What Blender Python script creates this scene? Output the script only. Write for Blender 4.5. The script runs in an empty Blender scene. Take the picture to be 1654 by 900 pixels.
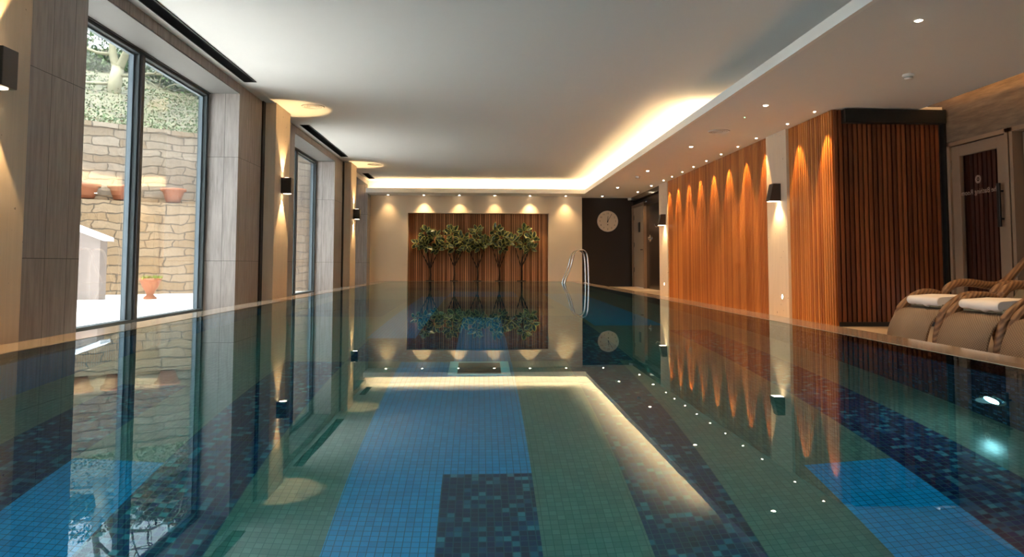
import bpy, bmesh, math, random
from mathutils import Vector, Matrix
PI = math.pi
C = bpy.context.scene.collection
SC = bpy.context.scene

# ------------------------------------------------------------------ camera
FPX, HC = 1170.0, 0.434
PITCH, YAW, ROLL = math.radians(3.4727), math.radians(2.5401), math.radians(0.12)
cd = bpy.data.cameras.new('camera'); cam = bpy.data.objects.new('camera', cd); C.objects.link(cam)
cd.sensor_width = 36.0; cd.sensor_fit = 'HORIZONTAL'; cd.lens = FPX * 36.0 / 1654.0
cd.shift_y = -94.0 / 1654.0
cd.clip_start = 0.02; cd.clip_end = 300
fw = Vector((math.sin(YAW) * math.cos(PITCH), math.cos(YAW) * math.cos(PITCH), math.sin(PITCH)))
rt = Vector((math.cos(YAW), -math.sin(YAW), 0)); up = rt.cross(fw)
r2 = rt * math.cos(ROLL) + up * math.sin(ROLL); u2 = -rt * math.sin(ROLL) + up * math.cos(ROLL)
M = Matrix((r2, u2, -fw)).transposed().to_4x4(); M.translation = Vector((0, 0, HC))
cam.matrix_world = M
SC.camera = cam

# ------------------------------------------------------------------ view + render look
SC.view_settings.view_transform = 'Standard'; SC.view_settings.look = 'None'
SC.view_settings.gamma = 1.0; SC.view_settings.use_curve_mapping = False
SC.view_settings.exposure = 1.55
cy = SC.cycles
cy.max_bounces = 12; cy.diffuse_bounces = 5; cy.glossy_bounces = 6; cy.transmission_bounces = 8
cy.transparent_max_bounces = 12; cy.caustics_refractive = True; cy.caustics_reflective = True
cy.sample_clamp_indirect = 6.0; cy.blur_glossy = 0.2; cy.use_denoising = True

# light levels, all in one place
SKY = 2.1
SUN = 8.6
WARM = (1.0, 0.60, 0.27)
L_COVE, L_TROUGH = 30.0, 14.0
W_SLAT, W_BACK, W_MAIN, W_SCONCE, W_SCONCE_R, W_POOL = 34.0, 20.0, 40.0, 24.0, 18.0, 0.12
W_FILL = 120.0

# ------------------------------------------------------------------ world
wd = bpy.data.worlds.new('sky'); SC.world = wd; wd.use_nodes = True
nt = wd.node_tree; bg = nt.nodes['Background']
tc = nt.nodes.new('ShaderNodeTexCoord'); sx = nt.nodes.new('ShaderNodeSeparateXYZ'); cr = nt.nodes.new('ShaderNodeValToRGB')
nt.links.new(tc.outputs['Generated'], sx.inputs[0]); nt.links.new(sx.outputs['Z'], cr.inputs[0])
cr.color_ramp.elements[0].position = 0.0; cr.color_ramp.elements[0].color = (0.80, 0.86, 0.90, 1)
cr.color_ramp.elements[1].position = 0.6; cr.color_ramp.elements[1].color = (0.84, 0.93, 1.0, 1)
nt.links.new(cr.outputs[0], bg.inputs[0]); bg.inputs[1].default_value = SKY

sl = bpy.data.lights.new('sun', 'SUN'); sl.energy = SUN; sl.angle = math.radians(35); sl.color = (1.0, 0.97, 0.92)  # soft overhead sun, added to lift the daylight off the paving
so = bpy.data.objects.new('sun', sl); C.objects.link(so); so.location = (-10, 10, 20)
so.rotation_euler = Vector((0.12, 0.10, -1)).to_track_quat('-Z', 'Y').to_euler()

# ================================================================== helpers
class NT:
    def __init__(s, name):
        s.m = bpy.data.materials.new(name); s.m.use_nodes = True; s.t = s.m.node_tree
        s.b = s.t.nodes['Principled BSDF']; s.out = s.t.nodes['Material Output']
    def n(s, typ, **kw):
        o = s.t.nodes.new(typ)
        for k, v in kw.items():
            if k.startswith('i_'):
                key = k[2:]
                o.inputs[int(key) if key.isdigit() else key.replace('_', ' ')].default_value = v
            else: setattr(o, k, v)
        return o
    def l(s, a, b): s.t.links.new(a, b)
    def math(s, op, a, b=None, c=None):
        o = s.n('ShaderNodeMath', operation=op)
        for i, v in enumerate((a, b, c)):
            if v is None: continue
            if isinstance(v, (int, float)): o.inputs[i].default_value = v
            else: s.l(v, o.inputs[i])
        return o.outputs[0]
    def mix(s, f, a, b, mode='MIX'):
        o = s.n('ShaderNodeMix', data_type='RGBA', blend_type=mode)
        for i, v in ((0, f), (6, a), (7, b)):
            if isinstance(v, (int, float)): o.inputs[i].default_value = v
            elif isinstance(v, tuple): o.inputs[i].default_value = (*v, 1) if len(v) == 3 else v
            else: s.l(v, o.inputs[i])
        return o.outputs[2]
    def coords(s): return s.n('ShaderNodeTexCoord').outputs['Object']
    def xyz(s, v):
        o = s.n('ShaderNodeSeparateXYZ'); s.l(v, o.inputs[0]); return o.outputs
    def comb(s, x, y, z):
        o = s.n('ShaderNodeCombineXYZ')
        for i, v in enumerate((x, y, z)):
            if isinstance(v, (int, float)): o.inputs[i].default_value = v
            else: s.l(v, o.inputs[i])
        return o.outputs[0]
    def noise(s, v, scale, detail=3, rough=0.5):
        o = s.n('ShaderNodeTexNoise'); s.l(v, o.inputs['Vector']); o.inputs['Scale'].default_value = scale
        o.inputs['Detail'].default_value = detail; o.inputs['Roughness'].default_value = rough
        return o.outputs['Fac']
    def ramp(s, f, stops):
        o = s.n('ShaderNodeValToRGB'); e = o.color_ramp.elements
        while len(e) < len(stops): e.new(0.5)
        for k, (p, c) in enumerate(stops): e[k].position = p; e[k].color = (*c, 1)
        s.l(f, o.inputs[0]); return o.outputs[0]
    def bump(s, h, strength, dist=0.01):
        o = s.n('ShaderNodeBump'); o.inputs['Strength'].default_value = strength; o.inputs['Distance'].default_value = dist
        s.l(h, o.inputs['Height']); s.l(o.outputs[0], s.b.inputs['Normal'])
    def col(s, c):
        if isinstance(c, tuple): s.b.inputs['Base Color'].default_value = (*c, 1)
        else: s.l(c, s.b.inputs['Base Color'])
    def rough(s, r, metal=0, spec=None):
        s.b.inputs['Roughness'].default_value = r; s.b.inputs['Metallic'].default_value = metal
        if spec is not None: s.b.inputs['Specular IOR Level'].default_value = spec

def plain(name, c, r=0.6, metal=0, var=0.06, scale=8, spec=None):
    t = NT(name); v = t.coords(); n = t.noise(v, scale, 4)
    t.col(t.mix(n, tuple(x * (1 - var) for x in c), tuple(min(1, x * (1 + var)) for x in c)))
    t.rough(r, metal, spec); return t.m
def emit(name, c, s):
    t = NT(name); t.col((0, 0, 0)); t.b.inputs['Emission Color'].default_value = (*c, 1)
    t.b.inputs['Emission Strength'].default_value = s; t.rough(1, 0, 0); return t.m

def m_cladding(name, base, dark):
    t = NT(name); x, y, z = t.xyz(t.coords()); u = t.math('ADD', x, y)
    v = t.comb(u, t.math('ADD', z, 0.735), 0)
    br = t.n('ShaderNodeTexBrick', offset=0.0, offset_frequency=2, squash=1.0)
    t.l(v, br.inputs['Vector'])
    br.inputs['Scale'].default_value = 1; br.inputs['Mortar Size'].default_value = 0.0022; br.inputs['Mortar Smooth'].default_value = 0.1
    br.inputs['Brick Width'].default_value = 0.25; br.inputs['Row Height'].default_value = 1.2; br.inputs['Bias'].default_value = 0
    br.inputs['Color1'].default_value = (0, 0, 0, 1); br.inputs['Color2'].default_value = (1, 1, 1, 1); br.inputs['Mortar'].default_value = (0.5, 0.5, 0.5, 1)
    gr = t.noise(t.comb(t.math('MULTIPLY', u, 11.0), t.math('MULTIPLY', z, 0.9), br.outputs['Color']), 3.0, 6, 0.62)
    bl = t.noise(t.comb(t.math('MULTIPLY', u, 3.0), t.math('MULTIPLY', z, 1.4), 0), 2.0, 4, 0.6)
    c = t.ramp(gr, [(0.28, dark), (0.5, base), (0.75, tuple(min(1, k * 1.35) for k in base))])
    c = t.mix(t.math('MULTIPLY', bl, 0.5), c, tuple(k * 0.72 for k in base))
    c = t.mix(t.math('MULTIPLY', br.outputs['Color'], 0.18), c, tuple(k * 1.25 for k in base))
    c = t.mix(br.outputs['Fac'], c, (0.05, 0.043, 0.04))
    t.col(c); t.rough(0.55); t.bump(t.math('SUBTRACT', gr, br.outputs['Fac']), 0.12, 0.004); return t.m

def m_concrete(name, base):
    t = NT(name); x, y, z = t.xyz(t.coords()); u = t.math('ADD', x, y)
    g = t.noise(t.comb(t.math('MULTIPLY', u, 9), t.math('MULTIPLY', z, 0.8), 0), 2.5, 5, 0.55)
    b = t.noise(t.coords(), 60, 2); pit = t.noise(t.coords(), 26, 1)
    w = t.math('LESS_THAN', t.math('FRACT', t.math('MULTIPLY', u, 9.1)), 0.035)
    c = t.mix(g, tuple(k * 0.86 for k in base), tuple(min(1, k * 1.1) for k in base))
    c = t.mix(t.math('MULTIPLY', w, 0.35), c, tuple(min(1, k * 1.2) for k in base))
    c = t.mix(t.math('LESS_THAN', pit, 0.24), c, tuple(k * 0.45 for k in base))
    t.col(c); t.rough(0.75); t.bump(t.math('ADD', b, w), 0.15, 0.003); return t.m

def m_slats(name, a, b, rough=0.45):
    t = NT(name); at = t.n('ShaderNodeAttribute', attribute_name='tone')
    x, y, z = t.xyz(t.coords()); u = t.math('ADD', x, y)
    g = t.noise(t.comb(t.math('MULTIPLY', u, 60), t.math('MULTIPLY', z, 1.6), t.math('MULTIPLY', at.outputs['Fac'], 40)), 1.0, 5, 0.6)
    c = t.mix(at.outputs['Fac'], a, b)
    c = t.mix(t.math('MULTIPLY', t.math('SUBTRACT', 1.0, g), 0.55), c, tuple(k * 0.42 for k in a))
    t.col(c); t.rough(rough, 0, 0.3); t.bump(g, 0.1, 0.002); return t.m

def m_mosaic(name, cols, grout, tile=0.0275, rough=0.2, mode='XY', gw=0.06):
    """small square tiles, every tile its own tone out of the ramp"""
    t = NT(name); x, y, z = t.xyz(t.coords())
    a, b = {'XY': (x, y), 'YZ': (y, z), 'XZ': (x, z)}[mode]
    a = t.math('ADD', t.math('DIVIDE', a, tile), 1000); b = t.math('ADD', t.math('DIVIDE', b, tile), 1000)
    fa, fb = t.math('FLOOR', a), t.math('FLOOR', b)
    wn = t.n('ShaderNodeTexWhiteNoise', noise_dimensions='2D'); t.l(t.comb(fa, fb, 0), wn.inputs['Vector'])
    c = t.ramp(wn.outputs['Value'], cols)
    ra, rb = t.math('FRACT', a), t.math('FRACT', b)
    ed = t.math('MINIMUM', t.math('MINIMUM', ra, t.math('SUBTRACT', 1.0, ra)), t.math('MINIMUM', rb, t.math('SUBTRACT', 1.0, rb)))
    g = t.math('LESS_THAN', ed, gw)
    t.col(t.mix(g, c, grout)); t.rough(rough); t.bump(t.math('MINIMUM', ed, 0.1), 0.3, 0.003); return t.m

class MB:
    def __init__(s): s.bm = bmesh.new(); s.tone = s.bm.faces.layers.float.new('tone'); s.t = 0.5; s.mi = 0
    def _f(s, vs, smooth=False):
        try: f = s.bm.faces.new(vs)
        except ValueError: return None
        f[s.tone] = s.t; f.material_index = s.mi; f.smooth = smooth; return f
    def hexa(s, p):
        v = [s.bm.verts.new(q) for q in p]
        for q in ((0, 3, 2, 1), (4, 5, 6, 7), (0, 1, 5, 4), (1, 2, 6, 5), (2, 3, 7, 6), (3, 0, 4, 7)): s._f([v[k] for k in q])
        return s
    def box(s, x0, x1, y0, y1, z0, z1):
        return s.hexa([(x0, y0, z0), (x1, y0, z0), (x1, y1, z0), (x0, y1, z0), (x0, y0, z1), (x1, y0, z1), (x1, y1, z1), (x0, y1, z1)])
    def prism(s, pts, axis, a, b, smooth=False):
        """closed 2-D outline extruded along an axis; pts are the other two coords in xyz order"""
        def P(p, w): return {'x': (w, p[0], p[1]), 'y': (p[0], w, p[1]), 'z': (p[0], p[1], w)}[axis]
        A = [s.bm.verts.new(P(p, a)) for p in pts]; B = [s.bm.verts.new(P(p, b)) for p in pts]
        n = len(pts)
        for i in range(n): s._f([A[i], A[(i + 1) % n], B[(i + 1) % n], B[i]], smooth)
        s._f(A[::-1]); s._f(B); return s
    def lathe(s, prof, c=(0, 0, 0), seg=24, axis='z', smooth=True):
        def P(r, h, a):
            q = (r * math.cos(a), r * math.sin(a), h)
            if axis == 'x': q = (h, q[0], q[1])
            if axis == 'y': q = (q[0], h, q[1])
            return Vector(q) + Vector(c)
        rows = []
        for r, h in prof:
            if r < 1e-6: rows.append([s.bm.verts.new(P(0, h, 0))])
            else: rows.append([s.bm.verts.new(P(r, h, 2 * PI * k / seg)) for k in range(seg)])
        for A, B in zip(rows, rows[1:]):
            for k in range(seg):
                k2 = (k + 1) % seg
                if len(A) == 1 and len(B) == 1: continue
                if len(A) == 1: s._f([A[0], B[k2], B[k]], smooth)
                elif len(B) == 1: s._f([A[k], A[k2], B[0]], smooth)
                else: s._f([A[k], A[k2], B[k2], B[k]], smooth)
        return s
    def tube(s, path, rad, seg=8, flat=1.0, side=None):
        path = [Vector(p) for p in path]; n = len(path); rings = []
        up0 = Vector(side) if side else None
        for i, p in enumerate(path):
            d = (path[min(i + 1, n - 1)] - path[max(i - 1, 0)]).normalized()
            ref = up0 if up0 is not None else (Vector((0, 0, 1)) if abs(d.z) < 0.9 else Vector((0, 1, 0)))
            a = (ref - d * ref.dot(d)).normalized(); b = d.cross(a)
            r = rad[i] if isinstance(rad, (list, tuple)) else rad
            rings.append([s.bm.verts.new(p + a * r * math.cos(2 * PI * k / seg) + b * r * flat * math.sin(2 * PI * k / seg)) for k in range(seg)])
        for A, B in zip(rings, rings[1:]):
            for k in range(seg): s._f([A[k], A[(k + 1) % seg], B[(k + 1) % seg], B[k]], True)
        s._f(rings[0][::-1]); s._f(rings[-1]); return s
    def build(s, name, mats, parent=None, bevel=0, loc=None):
        bmesh.ops.recalc_face_normals(s.bm, faces=s.bm.faces)
        me = bpy.data.meshes.new(name); s.bm.to_mesh(me); s.bm.free()
        for m in (mats if isinstance(mats, (list, tuple)) else [mats]): me.materials.append(m)
        o = bpy.data.objects.new(name, me); C.objects.link(o)
        if parent: o.parent = parent
        if loc: o.location = loc
        if bevel:
            b = o.modifiers.new('bevel', 'BEVEL'); b.width = bevel; b.segments = 2; b.limit_method = 'ANGLE'
        return o
def struct(o): o['kind'] = 'structure'; return o
def tag(o, label, cat, group=None, kind=None):
    o['label'] = label; o['category'] = cat
    if group: o['group'] = group
    if kind: o['kind'] = kind
    return o
def thing(name, label, cat, loc=(0, 0, 0), rz=0, group=None):
    o = bpy.data.objects.new(name, None); C.objects.link(o); o.location = loc; o.rotation_euler = (0, 0, rz)
    o.empty_display_size = 0.1
    return tag(o, label, cat, group)
def dup(root, loc, rz, label=None, group=None):
    r = root.copy(); C.objects.link(r); r.location = loc; r.rotation_euler = (0, 0, rz)
    if label: r['label'] = label
    if group: r['group'] = group
    for ch in list(root.children):
        c = ch.copy(); C.objects.link(c); c.parent = r
        for g in list(ch.children):
            d = g.copy(); C.objects.link(d); d.parent = c
    return r
def spot(parent, loc, power, angle, color=WARM, blend=0.5, rad=0.012, direction=(0, 0, -1)):
    l = bpy.data.lights.new('lamp_light', 'SPOT'); l.energy = power; l.color = color; l.spot_size = math.radians(angle)
    l.spot_blend = blend; l.shadow_soft_size = rad
    o = bpy.data.objects.new('lamp_light', l); C.objects.link(o); o.location = loc
    o.rotation_euler = Vector(direction).to_track_quat('-Z', 'Y').to_euler()
    o.parent = parent; return o
def catmull(pts, sub=6):
    P = [Vector(p) for p in pts]; out = []
    for i in range(len(P) - 1):
        p0, p1, p2, p3 = P[max(i - 1, 0)], P[i], P[i + 1], P[min(i + 2, len(P) - 1)]
        for k in range(sub):
            t = k / sub
            out.append(0.5 * ((2 * p1) + (p2 - p0) * t + (2 * p0 - 5 * p1 + 4 * p2 - p3) * t * t + (3 * p1 - p0 - 3 * p2 + p3) * t ** 3))
    out.append(P[-1]); return out
def text_mesh(txt, size):
    cu = bpy.data.curves.new('lettering', 'FONT'); cu.body = txt; cu.size = size; cu.extrude = 0.0006
    cu.align_x = 'CENTER'; cu.align_y = 'CENTER'; cu.resolution_u = 2
    o = bpy.data.objects.new('lettering', cu); C.objects.link(o)
    bpy.context.view_layer.update()
    me = bpy.data.meshes.new_from_object(o.evaluated_get(bpy.context.evaluated_depsgraph_get()))
    bpy.data.objects.remove(o); return me

# ================================================================== materials
PLASTER = plain('white_plaster', (0.74, 0.735, 0.72), 0.9, var=0.01)
LIP = plain('white_gloss_trim', (0.80, 0.80, 0.78), 0.5, var=0.01)
CREAM = plain('cream_paint', (0.76, 0.63, 0.48), 0.8, var=0.02)
CONC = m_concrete('cream_concrete', (0.66, 0.53, 0.40))
CLAD = m_cladding('grey_wood_look_cladding', (0.33, 0.29, 0.27), (0.20, 0.17, 0.155))
def m_horizontal_grain():
    t = NT('brown_wood_wallboard'); x, y, z = t.xyz(t.coords())
    g = t.noise(t.comb(x, t.math('MULTIPLY', y, 1.2), t.math('MULTIPLY', z, 9)), 2.2, 6, 0.65)
    t.col(t.ramp(g, [(0.3, (0.07, 0.05, 0.033)), (0.5, (0.13, 0.092, 0.06)), (0.7, (0.19, 0.14, 0.095))])); t.rough(0.6); return t.m
CLADR = m_horizontal_grain()
DARKW = plain('dark_brown_paint', (0.022, 0.014, 0.012), 0.55, var=0.05)
DARKG = plain('dark_polished_panel', (0.03, 0.019, 0.014), 0.22, var=0.05)
STONE = plain('wet_beige_stone', (0.50, 0.38, 0.27), 0.09, var=0.06, scale=5, spec=0.45)
DECK = m_mosaic('beige_deck_tiles', [(0, (0.50, 0.40, 0.30)), (1, (0.56, 0.45, 0.34))], (0.34, 0.28, 0.22), 0.45, 0.4, 'XY', 0.006)
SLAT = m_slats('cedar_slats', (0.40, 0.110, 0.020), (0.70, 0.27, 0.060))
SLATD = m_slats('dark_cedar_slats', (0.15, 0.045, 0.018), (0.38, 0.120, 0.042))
SLATV = m_slats('very_dark_slats', (0.045, 0.014, 0.010), (0.10, 0.032, 0.020))
SLATB = m_slats('brown_cedar_slats', (0.36, 0.145, 0.065), (0.95, 0.47, 0.23))
BACKING = plain('slat_backing', (0.05, 0.018, 0.008), 0.8)
FRAME = plain('grey_aluminium_frame', (0.06, 0.075, 0.08), 0.6, 0.0, spec=0.25)
FRAMED = plain('dark_frame_face', (0.035, 0.032, 0.032), 0.5)
BRONZE = plain('dark_bronze_metal', (0.045, 0.038, 0.033), 0.45, 0.3)
CHROME = plain('polished_steel', (0.75, 0.74, 0.72), 0.12, 1.0, var=0.02)
BLACK = plain('black_plastic', (0.012, 0.012, 0.012), 0.4)
MATT = plain('matt_black', (0.006, 0.006, 0.006), 1.0, spec=0.0)
WHITEP = plain('white_plastic', (0.72, 0.71, 0.69), 0.45, var=0.01)
DOORW = plain('painted_timber', (0.23, 0.15, 0.095), 0.5, var=0.05)
GLOW = emit('lamp_glow', (1.0, 0.80, 0.55), 22)
GLOWW = emit('lamp_lens_glow', (1.0, 0.78, 0.5), 6)
WHITEGLOW = emit('pool_lamp_glow', (0.75, 0.95, 1.0), 30)
COVE = emit('cove_strip', (1.0, 0.66, 0.33), L_COVE)
TROUGH = emit('trough_strip', (1.0, 0.50, 0.18), L_TROUGH)
G_T = (0.25, 0.40, 0.33)
PALE = m_mosaic('pale_green_mosaic', [(0, (0.18, 0.175, 0.14)), (0.5, (0.21, 0.205, 0.16)), (1, (0.24, 0.235, 0.185))], (0.12, 0.13, 0.10), gw=0.05)
BLUE = m_mosaic('blue_mosaic', [(0, (0.004, 0.26, 0.50)), (0.5, (0.006, 0.30, 0.57)), (1, (0.010, 0.33, 0.62))], (0.008, 0.11, 0.17), gw=0.05)
DK = [(0, (0.004, 0.010, 0.045)), (0.35, (0.010, 0.022, 0.10)), (0.6, (0.020, 0.020, 0.045)), (0.78, (0.012, 0.06, 0.15)), (0.92, (0.05, 0.16, 0.22)), (1, (0.08, 0.26, 0.30))]
NAVY = m_mosaic('dark_mixed_mosaic', DK, (0.03, 0.09, 0.12))
DKN = [(0, (0.006, 0.012, 0.03)), (0.4, (0.012, 0.02, 0.05)), (0.8, (0.02, 0.05, 0.10)), (1, (0.05, 0.13, 0.16))]
NAVYV = m_mosaic('dark_wall_mosaic', DKN, (0.012, 0.03, 0.04), mode='YZ')
BLUEV = m_mosaic('blue_wall_mosaic', [(0, (0.012, 0.10, 0.20)), (1, (0.016, 0.14, 0.27))], (0.01, 0.07, 0.11), mode='YZ')
NAVYX = m_mosaic('dark_end_mosaic', DKN, (0.012, 0.03, 0.04), mode='XZ')

def m_water():
    t = NT('pool_water_surface'); t.t.nodes.remove(t.b)
    fr = t.n('ShaderNodeFresnel'); fr.inputs['IOR'].default_value = 1.205
    gl = t.n('ShaderNodeBsdfGlossy'); gl.inputs['Roughness'].default_value = 0.0; gl.inputs['Color'].default_value = (0.82, 0.95, 1.0, 1)
    rf = t.n('ShaderNodeBsdfRefraction'); rf.inputs['Roughness'].default_value = 0.0; rf.inputs['IOR'].default_value = 1.333
    rf.inputs['Color'].default_value = (0.38, 0.87, 0.90, 1)
    mx = t.n('ShaderNodeMixShader'); t.l(fr.outputs[0], mx.inputs[0]); t.l(rf.outputs[0], mx.inputs[1]); t.l(gl.outputs[0], mx.inputs[2])
    t.l(mx.outputs[0], t.out.inputs['Surface'])
    v = t.coords(); nz = t.noise(v, 2.2, 2, 0.4)
    b = t.n('ShaderNodeBump'); b.inputs['Strength'].default_value = 0.02; b.inputs['Distance'].default_value = 0.01
    t.l(nz, b.inputs['Height'])
    for q in (fr, gl, rf): t.l(b.outputs[0], q.inputs['Normal'])
    return t.m
WATER = m_water()
def m_glass():
    t = NT('window_glass'); t.t.nodes.remove(t.b)
    fr = t.n('ShaderNodeFresnel'); ge = t.n('ShaderNodeNewGeometry')   # thin pane: same fresnel on both faces
    t.l(t.math('ADD', 1.5, t.math('MULTIPLY', ge.outputs['Backfacing'], -0.83333)), fr.inputs['IOR'])
    gl = t.n('ShaderNodeBsdfGlossy'); gl.inputs['Roughness'].default_value = 0.0
    tr = t.n('ShaderNodeBsdfTransparent'); tr.inputs['Color'].default_value = (0.97, 0.98, 0.98, 1)
    mx = t.n('ShaderNodeMixShader'); t.l(fr.outputs[0], mx.inputs[0]); t.l(tr.outputs[0], mx.inputs[1]); t.l(gl.outputs[0], mx.inputs[2])
    t.l(mx.outputs[0], t.out.inputs['Surface']); return t.m
GLASS = m_glass()

# ================================================================== large structure
ZD = -0.145      # deck
ZN = -0.25       # lower deck where the loungers stand
ZS = 2.19        # lowered soffit
ZC = 2.52        # high ceiling
XW, XP, XG = -2.80, -2.645, -3.20
YB, YN = 18.62, -3.0
RI, RO = 2.28, 2.53     # pool rim inner / outer
DEP = -1.3

# ceilings
struct(MB().box(-3.4, 3.15, YN, 18.9, ZC, ZC + 0.12).build('ceiling', PLASTER))
sb = MB()
sb.box(2.64, 4.95, YN, 7.93, ZS, ZS + 0.04)              # soffit board on the right (edge open over the door wall)
sb.box(2.64, 5.6, 7.93, 19.4, ZS, ZS + 0.04)
sb.box(-2.80, 2.64, 17.87, 19.0, ZS, ZS + 0.04)
sb.box(3.02, 3.15, YN, 18.42, ZS + 0.04, ZC)             # back of the light cove
sb.box(-2.80, 3.15, 18.30, 18.42, ZS + 0.04, ZC)
sb.box(3.15, 5.9, YN, 19.4, ZC, ZC + 0.12)
struct(sb.build('ceiling_soffit', PLASTER))
lp = MB()
lp.box(2.60, 2.64, YN, 17.87, ZS, ZS + 0.085)
lp.box(2.625, 2.655, YN, 17.90, ZS + 0.085, ZS + 0.115)
lp.box(-2.80, 2.64, 17.83, 17.87, ZS, ZS + 0.085)
lp.box(-2.80, 2.655, 17.855, 17.885, ZS + 0.085, ZS + 0.115)
struct(lp.build('trim_1', LIP))

# floor: deck on both sides and past the end of the pool; ground slab
fl = MB()
fl.box(-3.25, -RO, YN, 18.62, ZD - 0.1, ZD)
fl.box(RO, 5.3, YN, 15.75, ZN - 0.1, ZN)
fl.box(RO, 5.3, 15.75, 19.4, ZN - 0.1, ZD)
fl.box(-RO, RO, YN - 0.2, -2.28, ZD - 0.1, ZD)
struct(fl.build('floor', DECK))

# pool: basin, rim
rim = MB()
rim.box(-RO, -RI, -2.28, 18.60, -0.35, 0.002)
rim.box(RI, RO, -2.28, 18.60, -0.35, 0.002)
rim.box(-RI, RI, 18.42, 18.60, -0.35, 0.002)
rim.box(-RI, RI, -2.28, -2.05, -0.35, 0.002)
struct(rim.build('floor_pool_rim', STONE))
pb = MB()
pb.mi = 0; pb.box(-RI - 0.1, -RI, -2.1, 18.45, -0.42, -0.01); pb.box(RI, RI + 0.1, -2.1, 18.45, -0.42, -0.01)
pb.mi = 1; pb.box(-RI - 0.1, -RI, -2.1, 18.45, DEP, -0.42)
pb.mi = 0; pb.box(RI, RI + 0.1, -2.1, 18.45, DEP, -0.42)
pb.mi = 2; pb.box(-RI, RI, 18.42, 18.5, DEP, -0.01); pb.box(-RI, RI, -2.15, -2.05, DEP, -0.01)
struct(pb.build('wall_pool', [NAVYV, BLUEV, NAVYX]))

# pool floor: one slab cut along the outlines of the coloured fields
fields = [  # x0, x1, y0, y1, material (later ones win): 0 pale, 1 blue, 2 dark
    (-0.50, 0.207, -2, 4.70, 1), (-0.14, 0.207, -2, 2.885, 2), (0.56, 0.906, -2, 5.6, 2),
    (1.27, 1.62, -2, 2.83, 1), (1.62, 1.95, -2, 6.2, 2), (-1.22, -0.85, -2, 4.7, 2),
    (-1.56, -1.22, -2, 2.92, 1), (-1.90, -1.56, -2, 4.0, 2),
    (-0.85, -0.165, 4.72, 7.2, 2), (0.205, 1.0, 4.72, 7.6, 2), (-0.165, 0.205, 4.70, 7.41, 1),
    (-0.88, -0.50, 5.75, 11.2, 1), (1.05, 1.68, 6.6, 12.2, 1), (-0.5, 0.6, 11.2, 13.0, 1), (-0.4, 0.9, 8.6, 10.0, 2), (-2.0, -1.0, 7.5, 10.5, 2),
    (-1.8, 0.2, 13.5, 15.0, 2), (0.9, 2.1, 13.0, 16.0, 2)]
xs = sorted({-RI, RI, *[f[0] for f in fields], *[f[1] for f in fields]})
ys = sorted({-2.05, 18.42, *[max(f[2], -2.05) for f in fields], *[f[3] for f in fields]})
pf = MB(); V = {}
for i, x in enumerate(xs):
    for j, y in enumerate(ys): V[i, j] = pf.bm.verts.new((x, y, DEP))
for i in range(len(xs) - 1):
    for j in range(len(ys) - 1):
        cx, cyy = (xs[i] + xs[i + 1]) / 2, (ys[j] + ys[j + 1]) / 2
        pf.mi = 0
        for f in fields:
            if f[0] < cx < f[1] and max(f[2], -2.05) < cyy < f[3]: pf.mi = f[4]
        pf._f([V[i, j], V[i + 1, j], V[i + 1, j + 1], V[i, j + 1]])
pf.mi = 0; pf.box(-RI, RI, -2.05, 18.42, DEP - 0.15, DEP - 0.004)
struct(pf.build('floor_pool', [PALE, BLUE, NAVY]))

wt = MB(); nx, ny = 1, 1
wt._f([wt.bm.verts.new(p) for p in ((-RI, -2.05, 0), (RI, -2.05, 0), (RI, 18.42, 0), (-RI, 18.42, 0))])
w = struct(wt.build('water', WATER))

# left wall -----------------------------------------------------------
ZH = 2.42        # window heads
bays = [(-0.9, 2.35), (5.2, 8.46), (11.0, 14.03), (16.4, 18.13)]
wl = MB(); prev = YN
for a, b in bays:
    wl.box(-3.26, XW, prev, a, ZD - 0.1, ZC); prev = b
wl.box(-3.26, XW, prev, 18.9, ZD - 0.1, ZC)
for a, b in bays: wl.box(-3.26, XW, a, b, ZH, ZC)
struct(wl.build('wall_left', CLAD))
hs = MB()
for a, b in bays: hs.box(-3.26, XW - 0.004, a, b, ZH - 0.012, ZH)
struct(hs.build('trim_10', plain('grey_window_head', (0.15, 0.145, 0.14), 0.6, var=0.03)))
sh = MB()
for a, b in bays: sh.box(-3.30, XG + 0.04, a, b, ZD - 0.1, ZD + 0.02)
struct(sh.build('trim_2', plain('pale_window_sill', (0.66, 0.66, 0.66), 0.4)))
# dark shadow gaps beside the pillars
piers = [(3.5, 4.32), (9.42, 10.12), (14.92, 15.57)]
gp = MB()
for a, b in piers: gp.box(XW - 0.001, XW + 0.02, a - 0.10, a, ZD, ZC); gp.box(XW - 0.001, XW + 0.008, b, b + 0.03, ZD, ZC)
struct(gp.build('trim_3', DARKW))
for k, (a, b) in enumerate(piers):
    struct(MB().box(XW, XP, a, b, ZD, ZC).build('trim_%d' % (4 + k), CONC, bevel=0.004))
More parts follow.
